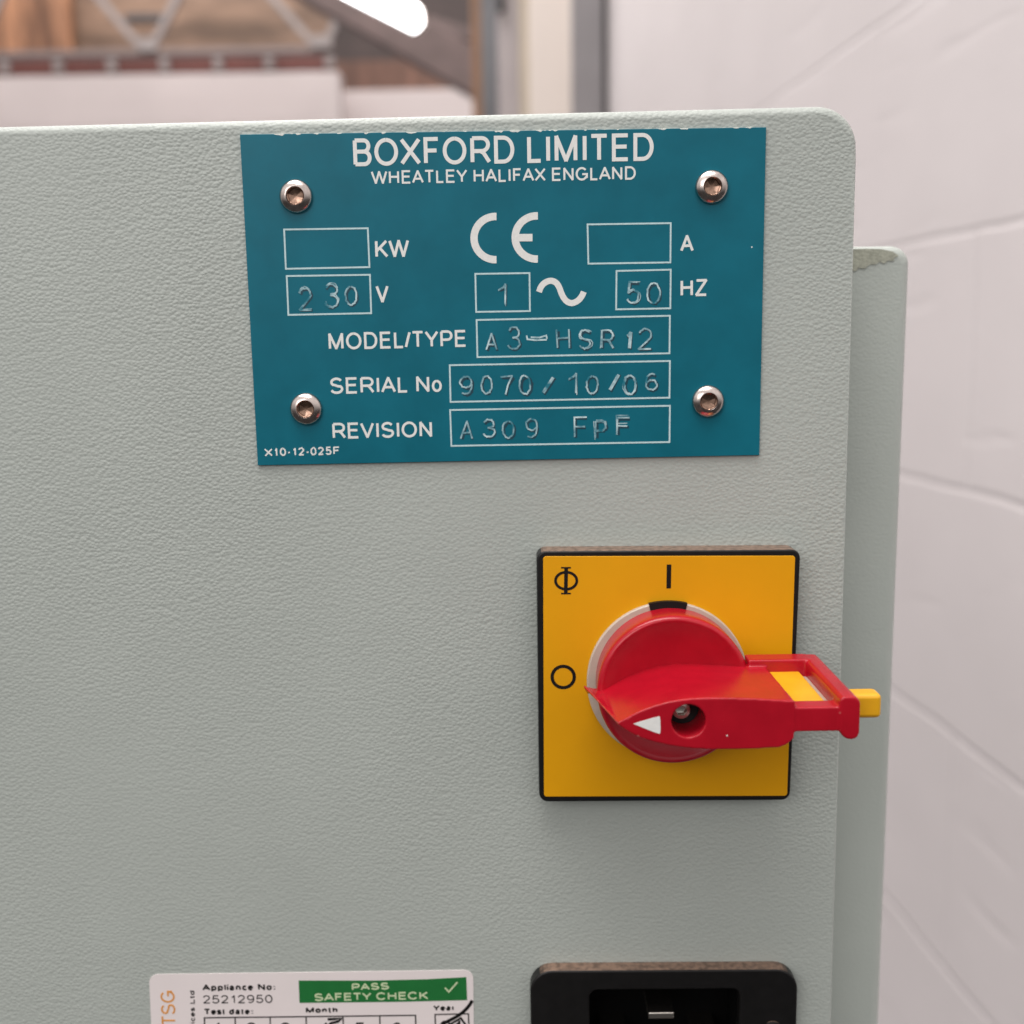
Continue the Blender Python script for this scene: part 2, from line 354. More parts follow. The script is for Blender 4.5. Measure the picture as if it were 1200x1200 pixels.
M['orange'] = mat('orange_print', (0.72, 0.30, 0.05), 0.5, var=0.15, vscale=900)
M['pin'] = mat('nickel_pin', (0.7, 0.66, 0.6), 0.25, metal=1.0, var=0.1, vscale=500)

# ================================================================== the workshop behind
M['grey_steel'] = mat('grey_painted_steel', (0.23, 0.215, 0.22), 0.5, var=0.12, vscale=9)
M['dark_rubber'] = mat('dark_cable_sheath', (0.03, 0.028, 0.028), 0.5, var=0.2, vscale=30)
M['cream'] = mat('cream_paint', (0.74, 0.66, 0.60), 0.6, var=0.05, vscale=5)
M['beige'] = mat('beige_trunking', (0.50, 0.43, 0.34), 0.6, var=0.1, vscale=6)
M['pink_grey'] = mat('pale_mauve_grey_paint', (0.44, 0.39, 0.39), 0.55, var=0.15, vscale=4)
M['dark_grey'] = mat('slate_grey_paint', (0.16, 0.16, 0.17), 0.5, var=0.3, vscale=4)
M['wood_post'] = mat('varnished_wood', (0.30, 0.15, 0.075), 0.5, var=0.35, vscale=14, stretch=(6, 6, 0.6))
M['white_board'] = mat('white_wall_paint', (0.70, 0.62, 0.61), 0.7, var=0.05, vscale=2)
M['red_beam'] = mat('red_oxide_paint', (0.17, 0.055, 0.045), 0.6, var=0.3, vscale=5)
M['truss'] = mat('pale_grey_truss_paint', (0.36, 0.315, 0.305), 0.5, var=0.2, vscale=10)
M['wood'] = mat('ceiling_boards', (0.44, 0.285, 0.20), 0.6, var=0.6, vscale=2.0, stretch=(1, 1, 4))
M['hot_wood'] = mat('orange_pine_boards', (0.80, 0.40, 0.22), 0.55, var=0.6, vscale=4, stretch=(3.5, 1, 0.5), col2=(0.20, 0.10, 0.06))
M['brown'] = mat('brown_painted_sheet', (0.085, 0.055, 0.05), 0.55, var=0.5, vscale=2.5, stretch=(1, 1, 2))
M['mauve_brown'] = mat('mauve_brown_paint', (0.15, 0.10, 0.093), 0.5, var=0.35, vscale=6)
M['lamp'] = emis('lit_lamp_panel', (1.0, 0.99, 1.0), 9)

def block_wall_mat():
    m = mat('painted_blockwork', (0.73, 0.68, 0.68), 0.55, spec=0.35, var=0.05, vscale=3)
    n = m.node_tree.nodes; L = m.node_tree.links; b = n['Principled BSDF']
    t = n.new('ShaderNodeTexCoord'); wn = n.new('ShaderNodeTexNoise'); wn.inputs['Scale'].default_value = 7; wn.inputs['Detail'].default_value = 3
    L.new(t.outputs['Object'], wn.inputs['Vector'])
    ad = n.new('ShaderNodeVectorMath'); ad.operation = 'MULTIPLY_ADD'; ad.inputs[1].default_value = (0.009,)*3; L.new(wn.outputs['Color'], ad.inputs[0]); L.new(t.outputs['Object'], ad.inputs[2])
    br = n.new('ShaderNodeTexBrick'); br.inputs['Scale'].default_value = 1; br.inputs['Brick Width'].default_value = 0.45; br.inputs['Row Height'].default_value = 0.225
    br.inputs['Mortar Size'].default_value = 0.005; br.inputs['Mortar Smooth'].default_value = 1.0; br.inputs['Bias'].default_value = 0
    L.new(ad.outputs[0], br.inputs['Vector'])
    lo = n.new('ShaderNodeTexNoise'); lo.inputs['Scale'].default_value = 9; lo.inputs['Detail'].default_value = 3; L.new(t.outputs['Object'], lo.inputs['Vector'])
    # trowel ripples and scuffs in the paint
    mp = n.new('ShaderNodeMapping'); mp.inputs['Rotation'].default_value = (0, 0, R(38)); mp.inputs['Scale'].default_value = (3, 22, 1); L.new(t.outputs['Object'], mp.inputs['Vector'])
    sc = n.new('ShaderNodeTexNoise'); sc.inputs['Scale'].default_value = 1.6; sc.inputs['Detail'].default_value = 2; L.new(mp.outputs[0], sc.inputs['Vector'])
    rr = n.new('ShaderNodeMapRange'); rr.inputs['From Min'].default_value = 0.60; rr.inputs['From Max'].default_value = 0.70; L.new(sc.outputs['Fac'], rr.inputs['Value'])
    s1 = n.new('ShaderNodeMath'); s1.operation = 'MULTIPLY_ADD'; s1.inputs[1].default_value = -1.0; L.new(br.outputs['Fac'], s1.inputs[0]); L.new(lo.outputs['Fac'], s1.inputs[2])
    s2 = n.new('ShaderNodeMath'); s2.operation = 'MULTIPLY_ADD'; s2.inputs[1].default_value = -0.38; L.new(rr.outputs[0], s2.inputs[0]); L.new(s1.outputs[0], s2.inputs[2])
    bp = n.new('ShaderNodeBump'); bp.inputs['Strength'].default_value = 0.32; bp.inputs['Distance'].default_value = 0.0026
    L.new(s2.outputs[0], bp.inputs['Height']); L.new(bp.outputs[0], b.inputs['Normal'])
    return m

# side wall: its courses run away from the camera
WDIR = Vector((-0.078, 1, 0)).normalized()
WN = Vector((-WDIR.y, WDIR.x, 0))          # towards the machine
WP = CAM + Vector((0.47, 0, 0))
def on_wall(px, py):
    d = fw + rt*((px-600)/F_PX) - up*((py-600)/F_PX)
    t = (WP-CAM).dot(WN)/d.dot(WN); return CAM+d*t
WALL_Z0 = on_wall(1200, 588).z
me = bpy.data.meshes.new('block_wall'); bm = bmesh.new()
add_box(bm, (-0.1, -1.6+WALL_Z0*0, -0.12), (3.9, 1.3, 0.0))       # local: x along the wall, y up, z towards the room
bm.to_mesh(me); bm.free()
wall = bpy.data.objects.new('block_wall', me); C.objects.link(wall)
wall.matrix_world = Matrix(((WDIR.x, 0, WN.x, WP.x+WDIR.x*0.3), (WDIR.y, 0, WN.y, WP.y+WDIR.y*0.3), (0, 1, 0, WALL_Z0), (0, 0, 0, 1)))
me.materials.append(block_wall_mat())
tag(wall, 'pinkish white painted blockwork wall with shallow mortar joints to the right of the machine', 'wall')

def wall_item(name, px0, px1, Y, depth, m, label, cat):
    a, b = at(px0, 65, Y), at(px1, 65, Y)
    o = obj(name, box((a.x, Y, -1.6), (b.x, Y+depth, 1.3)), m, None, bevel=0.004)
    return tag(o, label, cat)
wall_item('steel_column', 671, 707, 2.62, 0.08, M['grey_steel'], 'flat grey steel column standing at the far end of the white block wall', 'column')
a = at(710, 65, 2.62); bm = bmesh.new(); add_tube(bm, (a.x, 2.66, -1.6), (a.x, 2.66, 1.3), 0.0065); tag(obj('cable', bm, M['dark_rubber']), 'thin dark cable running up between the grey column and the white wall', 'cable')
wall_item('pillar', 620, 672, 3.0, 0.10, M['cream'], 'cream painted pillar directly left of the grey steel column', 'pillar')
wall_item('cable_trunking', 609, 620.5, 3.05, 0.05, M['beige'], 'narrow beige trunking strip along the left side of the cream pillar', 'trunking')
wall_item('door_jamb', 583, 609.5, 3.15, 0.08, M['pink_grey'], 'pale mauve grey door jamb left of the beige trunking strip', 'door frame')
bm = bmesh.new(); p = at(587, 5, 3.12); q = at(587, 140, 3.12); add_tube(bm, (p.x, 3.12, 1.2), (p.x, 3.12, at(587, 14, 3.12).z), 0.012); tag(obj('hanging_cable_end', bm, M['dark_rubber']), 'short dark cable end hanging in front of the mauve grey jamb', 'cable')
wall_item('slate_post', 564, 583.5, 3.2, 0.08, M['dark_grey'], 'slate grey post between the wooden post and the mauve grey jamb', 'post')
wall_item('wooden_post', 553, 565, 3.25, 0.06, M['wood_post'], 'upright varnished wooden post at the end of the brown roof', 'post')

# far partition and what stands on it
a = at(-60, 84, 5.0); b = at(397, 83, 5.0)
o = obj('partition_wall', box((a.x-1.0, 5.0, -2.0), (b.x, 5.12, b.z)), M['white_board'], None, bevel=0.01); tag(o, 'long white partition wall at the far left under the red beam', 'wall')
a = at(390, 106, 5.3); b = at(700, 103, 5.3)
o = obj('low_partition_wall', box((a.x-0.3, 5.3, -2.0), (b.x, 5.4, a.z)), M['white_board'], None, bevel=0.01); tag(o, 'lower white partition wall between the long partition and the wooden post', 'wall')
t = thing('roof_beam', 'red oxide painted beam with pale stiffeners lying along the white partition', 'beam', (at(190, 84, 5.0).x, 5.05, at(190, 84, 5.0).z))
a = at(-80, 84, 5.0); z0 = at(190, 83.0, 5.0).z + 0.002; z1 = at(190, 65, 5.0).z; b = at(388, 84, 5.0)
obj('web', box((a.x-1.0, 5.03, z0), (b.x, 5.08, z1)), M['red_beam'], t)
for px in (-58, 4, 67, 130, 192, 255, 315, 386):
    q = at(px, 75, 5.0); obj('stiffener', box((q.x-0.02, 4.995, z0), (q.x+0.02, 5.029, z1)), M['truss'], t, bevel=0.004)
# timber gable behind, with cut-outs of different boards
a = at(385, 110, 5.7)
o = obj('timber_gable', box((-4.6, 5.7, 0.2), (a.x+0.02, 5.78, 4.0)), M['wood'], None); tag(o, 'tan timber boarding under the roof behind the pale truss', 'boarding')
a = at(-20, 70, 5.6); b = at(80, 8, 5.6)
o = obj('pine_boards', box((a.x-1.2, 5.6, 0.3), (b.x, 5.66, b.z+1.1)), M['hot_wood'], None); tag(o, 'bright orange pine boarding at the far left of the roof', 'boarding')
a = at(384, 106, 5.6); b = at(556, 60, 5.6)
o = obj('brown_roof_panel', box((a.x+0.03, 5.6, 0.2), (b.x+0.6, 5.68, 3.0)), M['brown'], None); tag(o, 'dark brown roof panel beneath the bright ceiling lamp', 'roof panel')
a = at(384, 104, 5.45); b = at(560, 68, 5.45)
o = obj('timber_rail', box((a.x+0.02, 5.45, a.z-0.12), (b.x+0.3, 5.5, at(470, 70, 5.45).z)), mat('reddish_timber', (0.23, 0.115, 0.08), 0.6, var=0.5, vscale=3, stretch=(4, 1, 0.5)), None, bevel=0.006)
tag(o, 'reddish timber rail resting above the lower white partition', 'rail')
# truss
t = thing('roof_truss', 'pale grey steel roof truss with zigzag web bars over the red beam', 'truss', (at(190, 63, 4.7).x, 4.7, at(190, 63, 4.7).z))
z0 = at(190, 66.5, 4.7).z; z1 = at(190, 59, 4.7).z; xl = at(-90, 60, 4.7).x-0.8; xr = at(389, 60, 4.7).x
obj('bottom_chord', box((xl, 4.67, z0), (xr, 4.73, z1)), mat('mauve_chord_paint', (0.24, 0.19, 0.18), 0.5, var=0.15, vscale=6), t, bevel=0.004)
zt = z1+0.75
obj('top_chord', box((xl, 4.67, zt), (xr, 4.73, zt+0.05)), M['truss'], t)
def web(p, q, w=0.028):
    A, B = at(*p, 4.7), at(*q, 4.7); k = (zt-B.z)/(A.z-B.z); A = B+(A-B)*k
    bm = bmesh.new(); bar(bm, A, B, w, 0.035); obj('web_bar', bm, M['truss'], t, bevel=0.003)
for p, q in (((118, 0), (169, 60)), ((207, 0), (177, 60)), ((321, 0), (374, 59)), ((402, 0), (381, 59)), ((-85, 0), (-35, 60)), ((0, 0), (-27, 60))): web(p, q)
for px in (173, 378, -31):
    q = at(px, 56, 4.66); obj('gusset_plate', box((q.x-0.04, 4.655, z1-0.01), (q.x+0.04, 4.668, z1+0.04)), M['truss'], t)
q = at(168, 20, 5.2); o = obj('roof_bracket', box((q.x-0.09, 5.2, q.z-0.014), (q.x+0.09, 5.26, q.z+0.016)), M['dark_grey'], None, bevel=0.004); tag(o, 'small dark bracket between two pale web bars of the truss', 'bracket')
# slanting purlin and lit lamp
A, B = at(392, -6, 4.2), at(512, 62, 4.2); d = (B-A); bm = bmesh.new(); bar(bm, A-d*0.5, B+d*0.5, 0.16, 0.1); o = obj('roof_purlin', bm, M['mauve_brown'], None, bevel=0.008); tag(o, 'slanting mauve brown roof purlin just beneath the lit lamp', 'purlin')
A, B = at(505, 30, 4.5), at(560, 46, 4.5); d = (B-A); bm = bmesh.new(); bar(bm, A-d*0.1, B+d*0.5, 0.05, 0.08); o = obj('roof_brace', bm, M['mauve_brown'], None, bevel=0.006); tag(o, 'short brown roof brace between the lit lamp and the wooden post', 'brace')
t = thing('ceiling_lamp', 'bright white rectangular ceiling lamp hanging lit under the brown roof', 'ceiling lamp', at(450, 10, 3.6))
pts = [xz(*p, 3.6) for p in ((342, -38), (425, -38), (476, -6), (492, 10), (494, 25), (485, 35))]
pts = rounded(pts, [0.01, 0.01, 0.02, 0.015, 0.015, 0.012], 4)
obj('diffuser', prism(pts, 3.6, 3.63), M['lamp'], t); q0 = pts
obj('housing', prism([(p.x+0.004, p.y+0.006) for p in pts], 3.632, 3.70), M['cream'], t)

# ================================================================== the machine cabinet
t = thing('machine_cabinet', 'grey green textured metal machine cabinet filling most of the view', 'machine', (at(700, 1250, 0).x, 0.0, at(700, 1250, 0).z))
zb = at(700, 1330, 0).z
TL = xz(-160, 151, 0.0); TR = xz(1007, 122, 0.0); BR = xz(971.5, 1330, 0.0)
pts = rounded([TL, TR, BR, Vector((TL.x, zb))], [0, 0.0095, 0, 0], 12)
front = obj('front_panel', prism(pts, 0.0, 0.016), M['coat'], t, smooth=False)
YB = 0.030
A = xz(1069, 287, YB); B = xz(1026.5, 1330, YB)
pts = rounded([(-0.2, A.y), A, B, (-0.2, B.y)], [0, 0.005, 0, 0], 8)
obj('body', prism(pts, YB, 0.30), M['coat_body'], t, bevel=0.003, seg=4)
obj('flange', box((-0.18, 0.0155, zb+0.01), (0.085, YB+0.001, TR.y-0.03)), M['coat_body'], t)
Yg = YB-0.00015
g = [(999, 292), (1016, 291.5), (1033, 292), (1047, 295), (1053, 300), (1048, 302), (1047, 306), (1041, 305.5), (1036, 309), (1031, 306.5), (1026, 310), (1020, 309.5), (1013, 315), (1006, 314), (1003, 318), (998, 317)]
fill_obj('adhesive_residue', g, Yg, M['glue'], t)

# ================================================================== nameplate
YP = -0.0008
t = thing('nameplate', 'blue metal rating plate with white lettering screwed to the grey panel', 'nameplate', at(590, 350, 0))
pc = [(281, 157.5), (898, 149), (890, 533.5), (302, 545.5)]
m = M['blue']; n = m.node_tree.nodes; L = m.node_tree.links; b = n['Principled BSDF']
src = b.inputs['Base Color'].links[0].from_socket               # chipped paint along the top edge
tcn = n.new('ShaderNodeTexCoord'); sp = n.new('ShaderNodeSeparateXYZ'); L.new(tcn.outputs['Object'], sp.inputs[0])
A, B = xz(*pc[0], YP), xz(*pc[1], YP); loc = Vector(t.location); sl = (B.y-A.y)/(B.x-A.x)
z_at = n.new('ShaderNodeMath'); z_at.operation = 'MULTIPLY_ADD'; z_at.inputs[1].default_value = -sl; L.new(sp.outputs['X'], z_at.inputs[0]); L.new(sp.outputs['Z'], z_at.inputs[2])
top0 = (A.y-loc.z)-sl*(A.x-loc.x)
dd = n.new('ShaderNodeMath'); dd.operation = 'SUBTRACT'; dd.inputs[0].default_value = top0; L.new(z_at.outputs[0], dd.inputs[1])
nz = n.new('ShaderNodeTexNoise'); nz.inputs['Scale'].default_value = 420; nz.inputs['Detail'].default_value = 2; L.new(tcn.outputs['Object'], nz.inputs['Vector'])
th = n.new('ShaderNodeMapRange'); th.inputs['From Min'].default_value = 0.55; th.inputs['From Max'].default_value = 0.8; th.inputs['To Max'].default_value = 0.0007; th.clamp = True; L.new(nz.outputs['Fac'], th.inputs['Value'])
lt = n.new('ShaderNodeMath'); lt.operation = 'LESS_THAN'; L.new(dd.outputs[0], lt.inputs[0]); L.new(th.outputs[0], lt.inputs[1])
mx = n.new('ShaderNodeMix'); mx.data_type = 'RGBA'; L.new(lt.outputs[0], mx.inputs['Factor']); L.new(src, mx.inputs['A']); mx.inputs['B'].default_value = (0.62, 0.64, 0.6, 1); L.new(mx.outputs['Result'], b.inputs['Base Color'])
obj('plate', prism([xz(*p, YP) for p in pc], YP, 0.0003), m, t, bevel=0.00012, seg=2)
WI = M['white_ink']
for s, p0, p1, cap, w in (('BOXFORD LIMITED', (414.5, 195), (766, 188.3), 30, 4.3), ('WHEATLEY HALIFAX ENGLAND', (435, 216), (745, 210.5), 14.6, 2.2),
        ('KW', (440, 302.3), (480, 301.5), 20, 3), ('V', (440.5, 355), (456, 354.8), 20, 3), ('A', (797, 295.3), (813, 295), 19, 2.9), ('HZ', (797.5, 347.6), (829, 346.8), 19, 2.9),
        ('MODEL/TYPE', (385.5, 410), (547, 406.4), 19.2, 2.8), ('SERIAL No', (387, 461.8), (518, 459.3), 18.8, 2.8), ('REVISION', (390, 514.4), (506.5, 512.2), 18.6, 2.8)):
    text_obj('lettering', s, p0, p1, cap, w, YP, WI, t)
text_obj('lettering', 'X10-12-025F', (310, 535), (398.5, 532.8), 9.6, 1.7, YP, WI, t, jit=0.25)
k7 = 1/7.06
ce = [[(580.5+25*math.cos(R(a)), 279+25.3*math.sin(R(a))) for a in range(-87, -274, -6)]]
ce += [[(629.0+25.3*math.cos(R(a)), 278.3+25.3*math.sin(R(a))) for a in range(-87, -274, -6)], [(606, 278.6), (624, 278.4)]]
stroke_obj('conformity_mark', ce, 8.2, YP, WI, t)
tl = [(717,792),(735,742),(775,707),(820,696),(862,714),(888,758),(905,810),(930,855),(965,882),(1000,885),(1045,862),(1075,823),(1088,790)]
from mathutils.interpolate import poly_3d_calc
def smooth_line(P, it=2):
    P = [Vector(p) for p in P]
    for _ in range(it):
        Q = [P[0]]
        for a, b in zip(P, P[1:]): Q += [a*.75+b*.25, a*.25+b*.75]
        P = Q+[P[-1]]
    return [tuple(p) for p in P]
stroke_obj('alternating_current_mark', [smooth_line([(530+x*k7, 230+y*k7) for x, y in tl])], 6.8, YP, WI, t)
boxes = ([(333,269),(431,267.5),(433,313),(335,315)], [(336,323.5),(433.5,322),(435,367),(338,369)], [(557,321),(620.5,320),(621,364.5),(558,365.5)],
         [(688.5,263),(786,261.5),(785.6,307.5),(689.5,309)], [(722.5,317.5),(786,316),(785.5,361.3),(722,362.5)], [(558.5,375),(785,370),(784.5,414),(559.5,418.5)],
         [(527,428),(785,423),(784.5,466),(528,471)], [(527.5,480.5),(785,475.5),(784.5,518),(529,522.5)])
for q in boxes:
    stroke_obj('data_box', [q], 1.9, YP, M['line_ink'], t, closed=True)
st = [('2',350,366,338,364),('3',380,397,333,361),('0',404,419,336,358),('1',583,593,333,358),('5',734,750,331,356),('0',757,774,332,356),
 ('A',568.5,583,391,411),('3',594,610,383,410),('H',652,668,386,409),('S',677.5,693,387,409.5),('R',704,719.5,387,408.5),('1',732,739,388,409),('2',747,764,385,410),
 ('9',538,554,441,463),('0',563,577,440,462),('7',586,602,441,464),('0',608,623,440,463),('/',635,651,441,462),('1',665,676,437,462),('0',686,701,440,462),('/',713,726,437,459),('0',731,746,440,463),('6',756,771,438,458),
 ('A',539,554,493,514.5),('3',565.5,581,491,513),('0',588,603,493,514),('9',615,630,490,513),('F',672,688,488,513),('P',697,711,492,514),('F',722,738,489,510)]
rng = random.Random(3)
bmS, bmD = bmesh.new(), bmesh.new()
groups = [st[0:3], st[3:4], st[4:6], st[6:13], st[13:23], st[23:]]
for gi, g in enumerate(groups):
    bmS, bmD = bmesh.new(), bmesh.new()
    for ch, x0, x1, y0, y1 in g:
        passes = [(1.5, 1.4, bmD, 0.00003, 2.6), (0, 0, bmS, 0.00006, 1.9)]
        if rng.random() < 0.45: passes.append((rng.uniform(-1.8, 1.8), rng.uniform(-2.6, 2.0), bmS, 0.000045, 1.0))   # struck twice
        if ch == '/' or (ch == '1' and gi == 3): passes[1] = (0, 0, bmS, 0.00006, 3.6)
        for dx, dy, bmx, hh, w in passes:
            state = random.getstate(); random.seed(int(x0*10)+int(y0)+int(w*10))
            lettering(bmx, ch, (x0+dx, y1+dy), (x1+dx, y1+dy+rng.uniform(-0.7, 0.5)), y1-y0, w, YP, h=hh, jit=0.55); random.setstate(state)
    if gi == 3:
        for s in ([(617,393),(618,397.6),(628,398.6),(641,398)], [(622,395.2),(632,395.6),(640,393.2),(641,397)]):
            add_ribbon(bmS, [xz(*p, YP) for p in s], 1.9*PX, YP-0.00006, YP+0.00003)
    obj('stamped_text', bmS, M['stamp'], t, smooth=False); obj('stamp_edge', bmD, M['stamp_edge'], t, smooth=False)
fill_obj('paint_chip', [(880, 289), (881.6, 288.6), (882, 290), (880.6, 290.6)], YP, WI, t)
for cx, cy, rot in ((346, 229.5, .3), (835, 218.5, .9), (358, 479.5, 1.7), (830.5, 470.5, .6)):
    c = xz(cx, cy, YP-0.0012); r = 0.0039
    prof = [(r*.98, YP+0.0002), (r, YP-0.0003), (r*.98, YP-0.0007), (r*.90, YP-0.0011), (r*.76, YP-0.0015), (r*.62, YP-0.00175), (r*.56, YP-0.0018), (r*.52, YP-0.0016)]
    s = obj('screw', lathe(prof, c, 48), M['steel'], t, angle=60)
    bm = lathe([(r*.53, YP-0.0016), (r*.50, YP-0.0014), (r*.42, YP-0.0013), (r*.40, YP-0.0006), (r*.22, YP-0.0004), (0, YP-0.0003)], c, 48, hexfrom=2)
    bmesh.ops.rotate(bm, cent=(c.x, 0, c.y), matrix=Matrix.Rotation(rot, 3, 'Y'), verts=bm.verts)
    obj('hex_socket', bm, M['socket_steel'], s, angle=25)

# ================================================================== isolator switch
YS = -0.0065
t = thing('isolator_switch', 'red and yellow rotary isolator switch with its handle turned to the left', 'switch', at(783, 790, 0))
pts = rounded([xz(*p, YS) for p in ((629, 646), (938.5, 644), (926, 938), (632, 940))], 0.0022, 6)
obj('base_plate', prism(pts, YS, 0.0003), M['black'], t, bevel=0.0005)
YF = YS-0.0002
pts = rounded([xz(*p, YF) for p in ((636.5, 652), (932, 651.3), (922.5, 932.7), (637.5, 933.7))], 0.0007, 5)
obj('face_plate', prism(pts, YF, YS+0.0002), M['yellow'], t, bevel=0.00012)
ink = M['black_ink']
stroke_obj('off_symbol', [[(660+13*math.cos(R(a)), 793.3+12.5*math.sin(R(a))) for a in range(0, 360, 10)]], 4.0, YF, ink, t, closed=True)
stroke_obj('on_symbol', [[(784, 661.5), (783.6, 689.5)]], 5.4, YF, ink, t)
bm = bmesh.new(); k = PX*(YF-CAM.y)/DIST
add_ribbon(bm, [xz(663.5+12.5*math.cos(R(a)), 680.5+10*math.sin(R(a)), YF) for a in range(0, 360, 10)], 3.3*k, YF-0.00004, YF+0.00003, True)
add_ribbon(bm, [xz(663.5, 665, YF), xz(663, 696, YF)], 4.4*k, YF-0.000046, YF+0.00003)
for y in (665.3, 695.5): add_ribbon(bm, [xz(657.5, y, YF), xz(669, y, YF)], 1.8*k, YF-0.000052, YF+0.00003)
obj('position_symbol', bm, ink, t, smooth=False)
cc = xz(781.5, 796.5, YF); RAD = (xz(875.5, 796, YF)-cc).length
obj('collar', lathe([(RAD*.80, YF+0.0001), (RAD*1.0, YF+0.0001), (RAD*1.0, YF-0.0009), (RAD*.985, YF-0.0012), (RAD*.80, YF-0.0012)], cc, 96), M['ivory'], t)
# black index mark set in the collar at the top
bm = bmesh.new(); seg = 12; aa = [R(90+13.5-27*i/seg) for i in range(seg+1)]
outl = [(cc.x+RAD*1.015*math.cos(a), cc.y+RAD*1.015*math.sin(a)) for a in aa] + [(cc.x+RAD*.86*math.cos(a), cc.y+RAD*.86*math.sin(a)) for a in reversed(aa)]
add_prism(bm, outl, YF-0.00145, YF); obj('index_mark', bm, ink, t, smooth=False)
# knob: a dished disc
KF = YF-0.0105
rk = RAD*0.925
prof = [(rk*.985, YF+0.0001), (rk*.985, YF-0.0015)]
prof += [(rk*(.985+.01*i/6), YF-0.0015-0.0075*i/6) for i in range(1, 7)]
prof += [(rk*(.995-.06*(1-math.cos(R(90*i/5)))), KF+0.0013-0.0013*math.sin(R(90*i/5))) for i in range(1, 6)]
prof += [(rk*.9, KF+0.0004), (rk*.7, KF+0.0015), (rk*.5, KF+0.0024), (rk*.25, KF+0.0029), (0, KF+0.003)]
ck = xz(783.2, 794.5, YF)
obj('knob', lathe(prof, ck, 96), M['red'], t, angle=50)
# handle grip
YH = -0.0450; YK = KF+0.0035
fT = [xz(*p, YH) for p in ((724,848),(735,841),(748,834),(765,827.5),(785,822),(805,819),(830,817.5),(860,818),(890,819),(932,821.5))]
fB = [xz(*p, YH) for p in ((724,848),(735,857.5),(748,864),(765,869.5),(785,874),(805,877),(830,878.5),(860,878.5),(890,877.5),(914,876),(926,871),(932,864))]
bT = [xz(*p, YK) for p in ((684,804),(700,807),(712,802),(730,793),(750,785.5),(770,780),(790,777),(815,777),(840,777.5),(870,777),(900,776))]
def lerp(P, x):
    if x <= P[0].x: return P[0].y
    for a, b in zip(P, P[1:]):
        if x <= b.x: return a.y+(b.y-a.y)*(x-a.x)/(b.x-a.x)
    return P[-1].y
XT, XF, XE = bT[0].x, fT[0].x, fT[-1].x
axis0 = bT[0].y-0.0006
zc = lambda x: axis0
xs = [XT+(XF-XT)*i/6 for i in range(7)] + [XF+(XE-XF)*i/24 for i in range(1, 25)]
bm = bmesh.new(); secs = []
for x in xs:
    bt = lerp(bT, x); bb = 2*axis0-bt - 0.001
    if x <= XF+1e-9:
        k = (x-XT)/(XF-XT); y = YK+(YH-YK)*k; z = bT[0].y+(fT[0].y-bT[0].y)*k; ft, fb = z+2.5e-4, z-2.5e-4
        if k == 0: bt, bb = z+3e-4, z-3e-4; y -= 6e-4
    else: y = YH; ft, fb = lerp(fT, x), lerp(fB, x)
    secs.append([bm.verts.new(p) for p in ((x, YK, bt), (x, y, ft), (x, y, fb), (x, YK, bb))])
for a, b in zip(secs, secs[1:]):
    for i in range(4): bm.faces.new((a[i], a[(i+1) % 4], b[(i+1) % 4], b[i]))
bm.faces.new(secs[0]); bm.faces.new(secs[-1][::-1])
handle = obj('handle', bm, M['red'], t, smooth=False)
# padlock frame at the end of the grip
def tool(name, bm): return obj(name, bm, M['red'], t, smooth=False)
ztop = xz(960, 829, YH).y; zlow = xz(960, 857.5, YH).y
zcap = xz(995, 816, YH).y; zclow = xz(995, 866.5, YH).y
x_in = xz(984, 826, YH).x; x_out = xz(1008, 826, YH).x
YBK = -0.0125
boolean(handle, tool('cut', box((XE-0.0012, YH-0.002, lerp(fT, XE)-0.010), (XE-0.0011, YH-0.001, lerp(fT, XE)))), 'UNION') if False else None
zb_top = xz(915, 764, YBK).y
x_ob = x_out
fr = bmesh.new(); add_box(fr, (XE-0.002, YH+0.0002, zlow), (x_in+0.002, YH+0.0048, ztop)); boolean(handle, tool('u', fr), 'UNION')
fr = bmesh.new(); add_box(fr, (xz(872, 770, YBK).x, YBK-0.0052, zlow+0.002), (x_in+0.001, YBK, zb_top-0.0004)); boolean(handle, tool('u', fr), 'UNION')
fr = bmesh.new()
pe = rounded([(x_in, zcap), (x_out, zcap), (x_out, zclow), (x_in+0.0002, zclow)], [0.001, 0.0016, 0.0016, 0.0024], 5)
add_prism(fr, pe, YH-0.0003, YBK-0.0003); boolean(handle, tool('u', fr), 'UNION')
ch = xz(807, 845, YH); rh = 20.5*PX*(YH-CAM.y)/DIST
boolean(handle, tool('c', lathe([(0, YH-0.004), (rh, YH-0.004), (rh, YH+0.013), (0, YH+0.013)], ch, 40)))
rm = handle.modifiers.new('remesh', 'REMESH'); rm.mode = 'VOXEL'; rm.voxel_size = 0.0002; rm.use_smooth_shade = True
sm = handle.modifiers.new('smooth', 'SMOOTH'); sm.factor = 0.5; sm.iterations = 16
bpy.context.view_layer.update(); dg = bpy.context.evaluated_depsgraph_get()
me = bpy.data.meshes.new_from_object(handle.evaluated_get(dg)); handle.modifiers.clear(); handle.data = me
for p in me.polygons: p.use_smooth = True
fill_obj('arrow', smooth_line([(743, 848.5), (741.5, 848), (772, 839), (773.8, 840.5), (774, 859), (772.5, 860.3), (743, 848.5)], 1)[:-1], YH, M['white_ink'], handle)
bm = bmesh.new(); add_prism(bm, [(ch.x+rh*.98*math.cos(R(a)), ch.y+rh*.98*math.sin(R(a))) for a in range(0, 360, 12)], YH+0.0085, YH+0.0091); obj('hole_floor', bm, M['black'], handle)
c2 = (ch.x-0.0007, ch.y+0.0004)
obj('fixing_screw', lathe([(0.0021, YH+0.0087), (0.0022, YH+0.0066), (0.0019, YH+0.0058), (0.0011, YH+0.0056), (0.0010, YH+0.0072), (0, YH+0.0074)], c2, 24, hexfrom=3), M['pin'], handle)
fill_obj('chip', [(851, 861.2), (852.6, 861), (852.8, 862.8), (851.4, 863)], YH, M['white_ink'], handle)
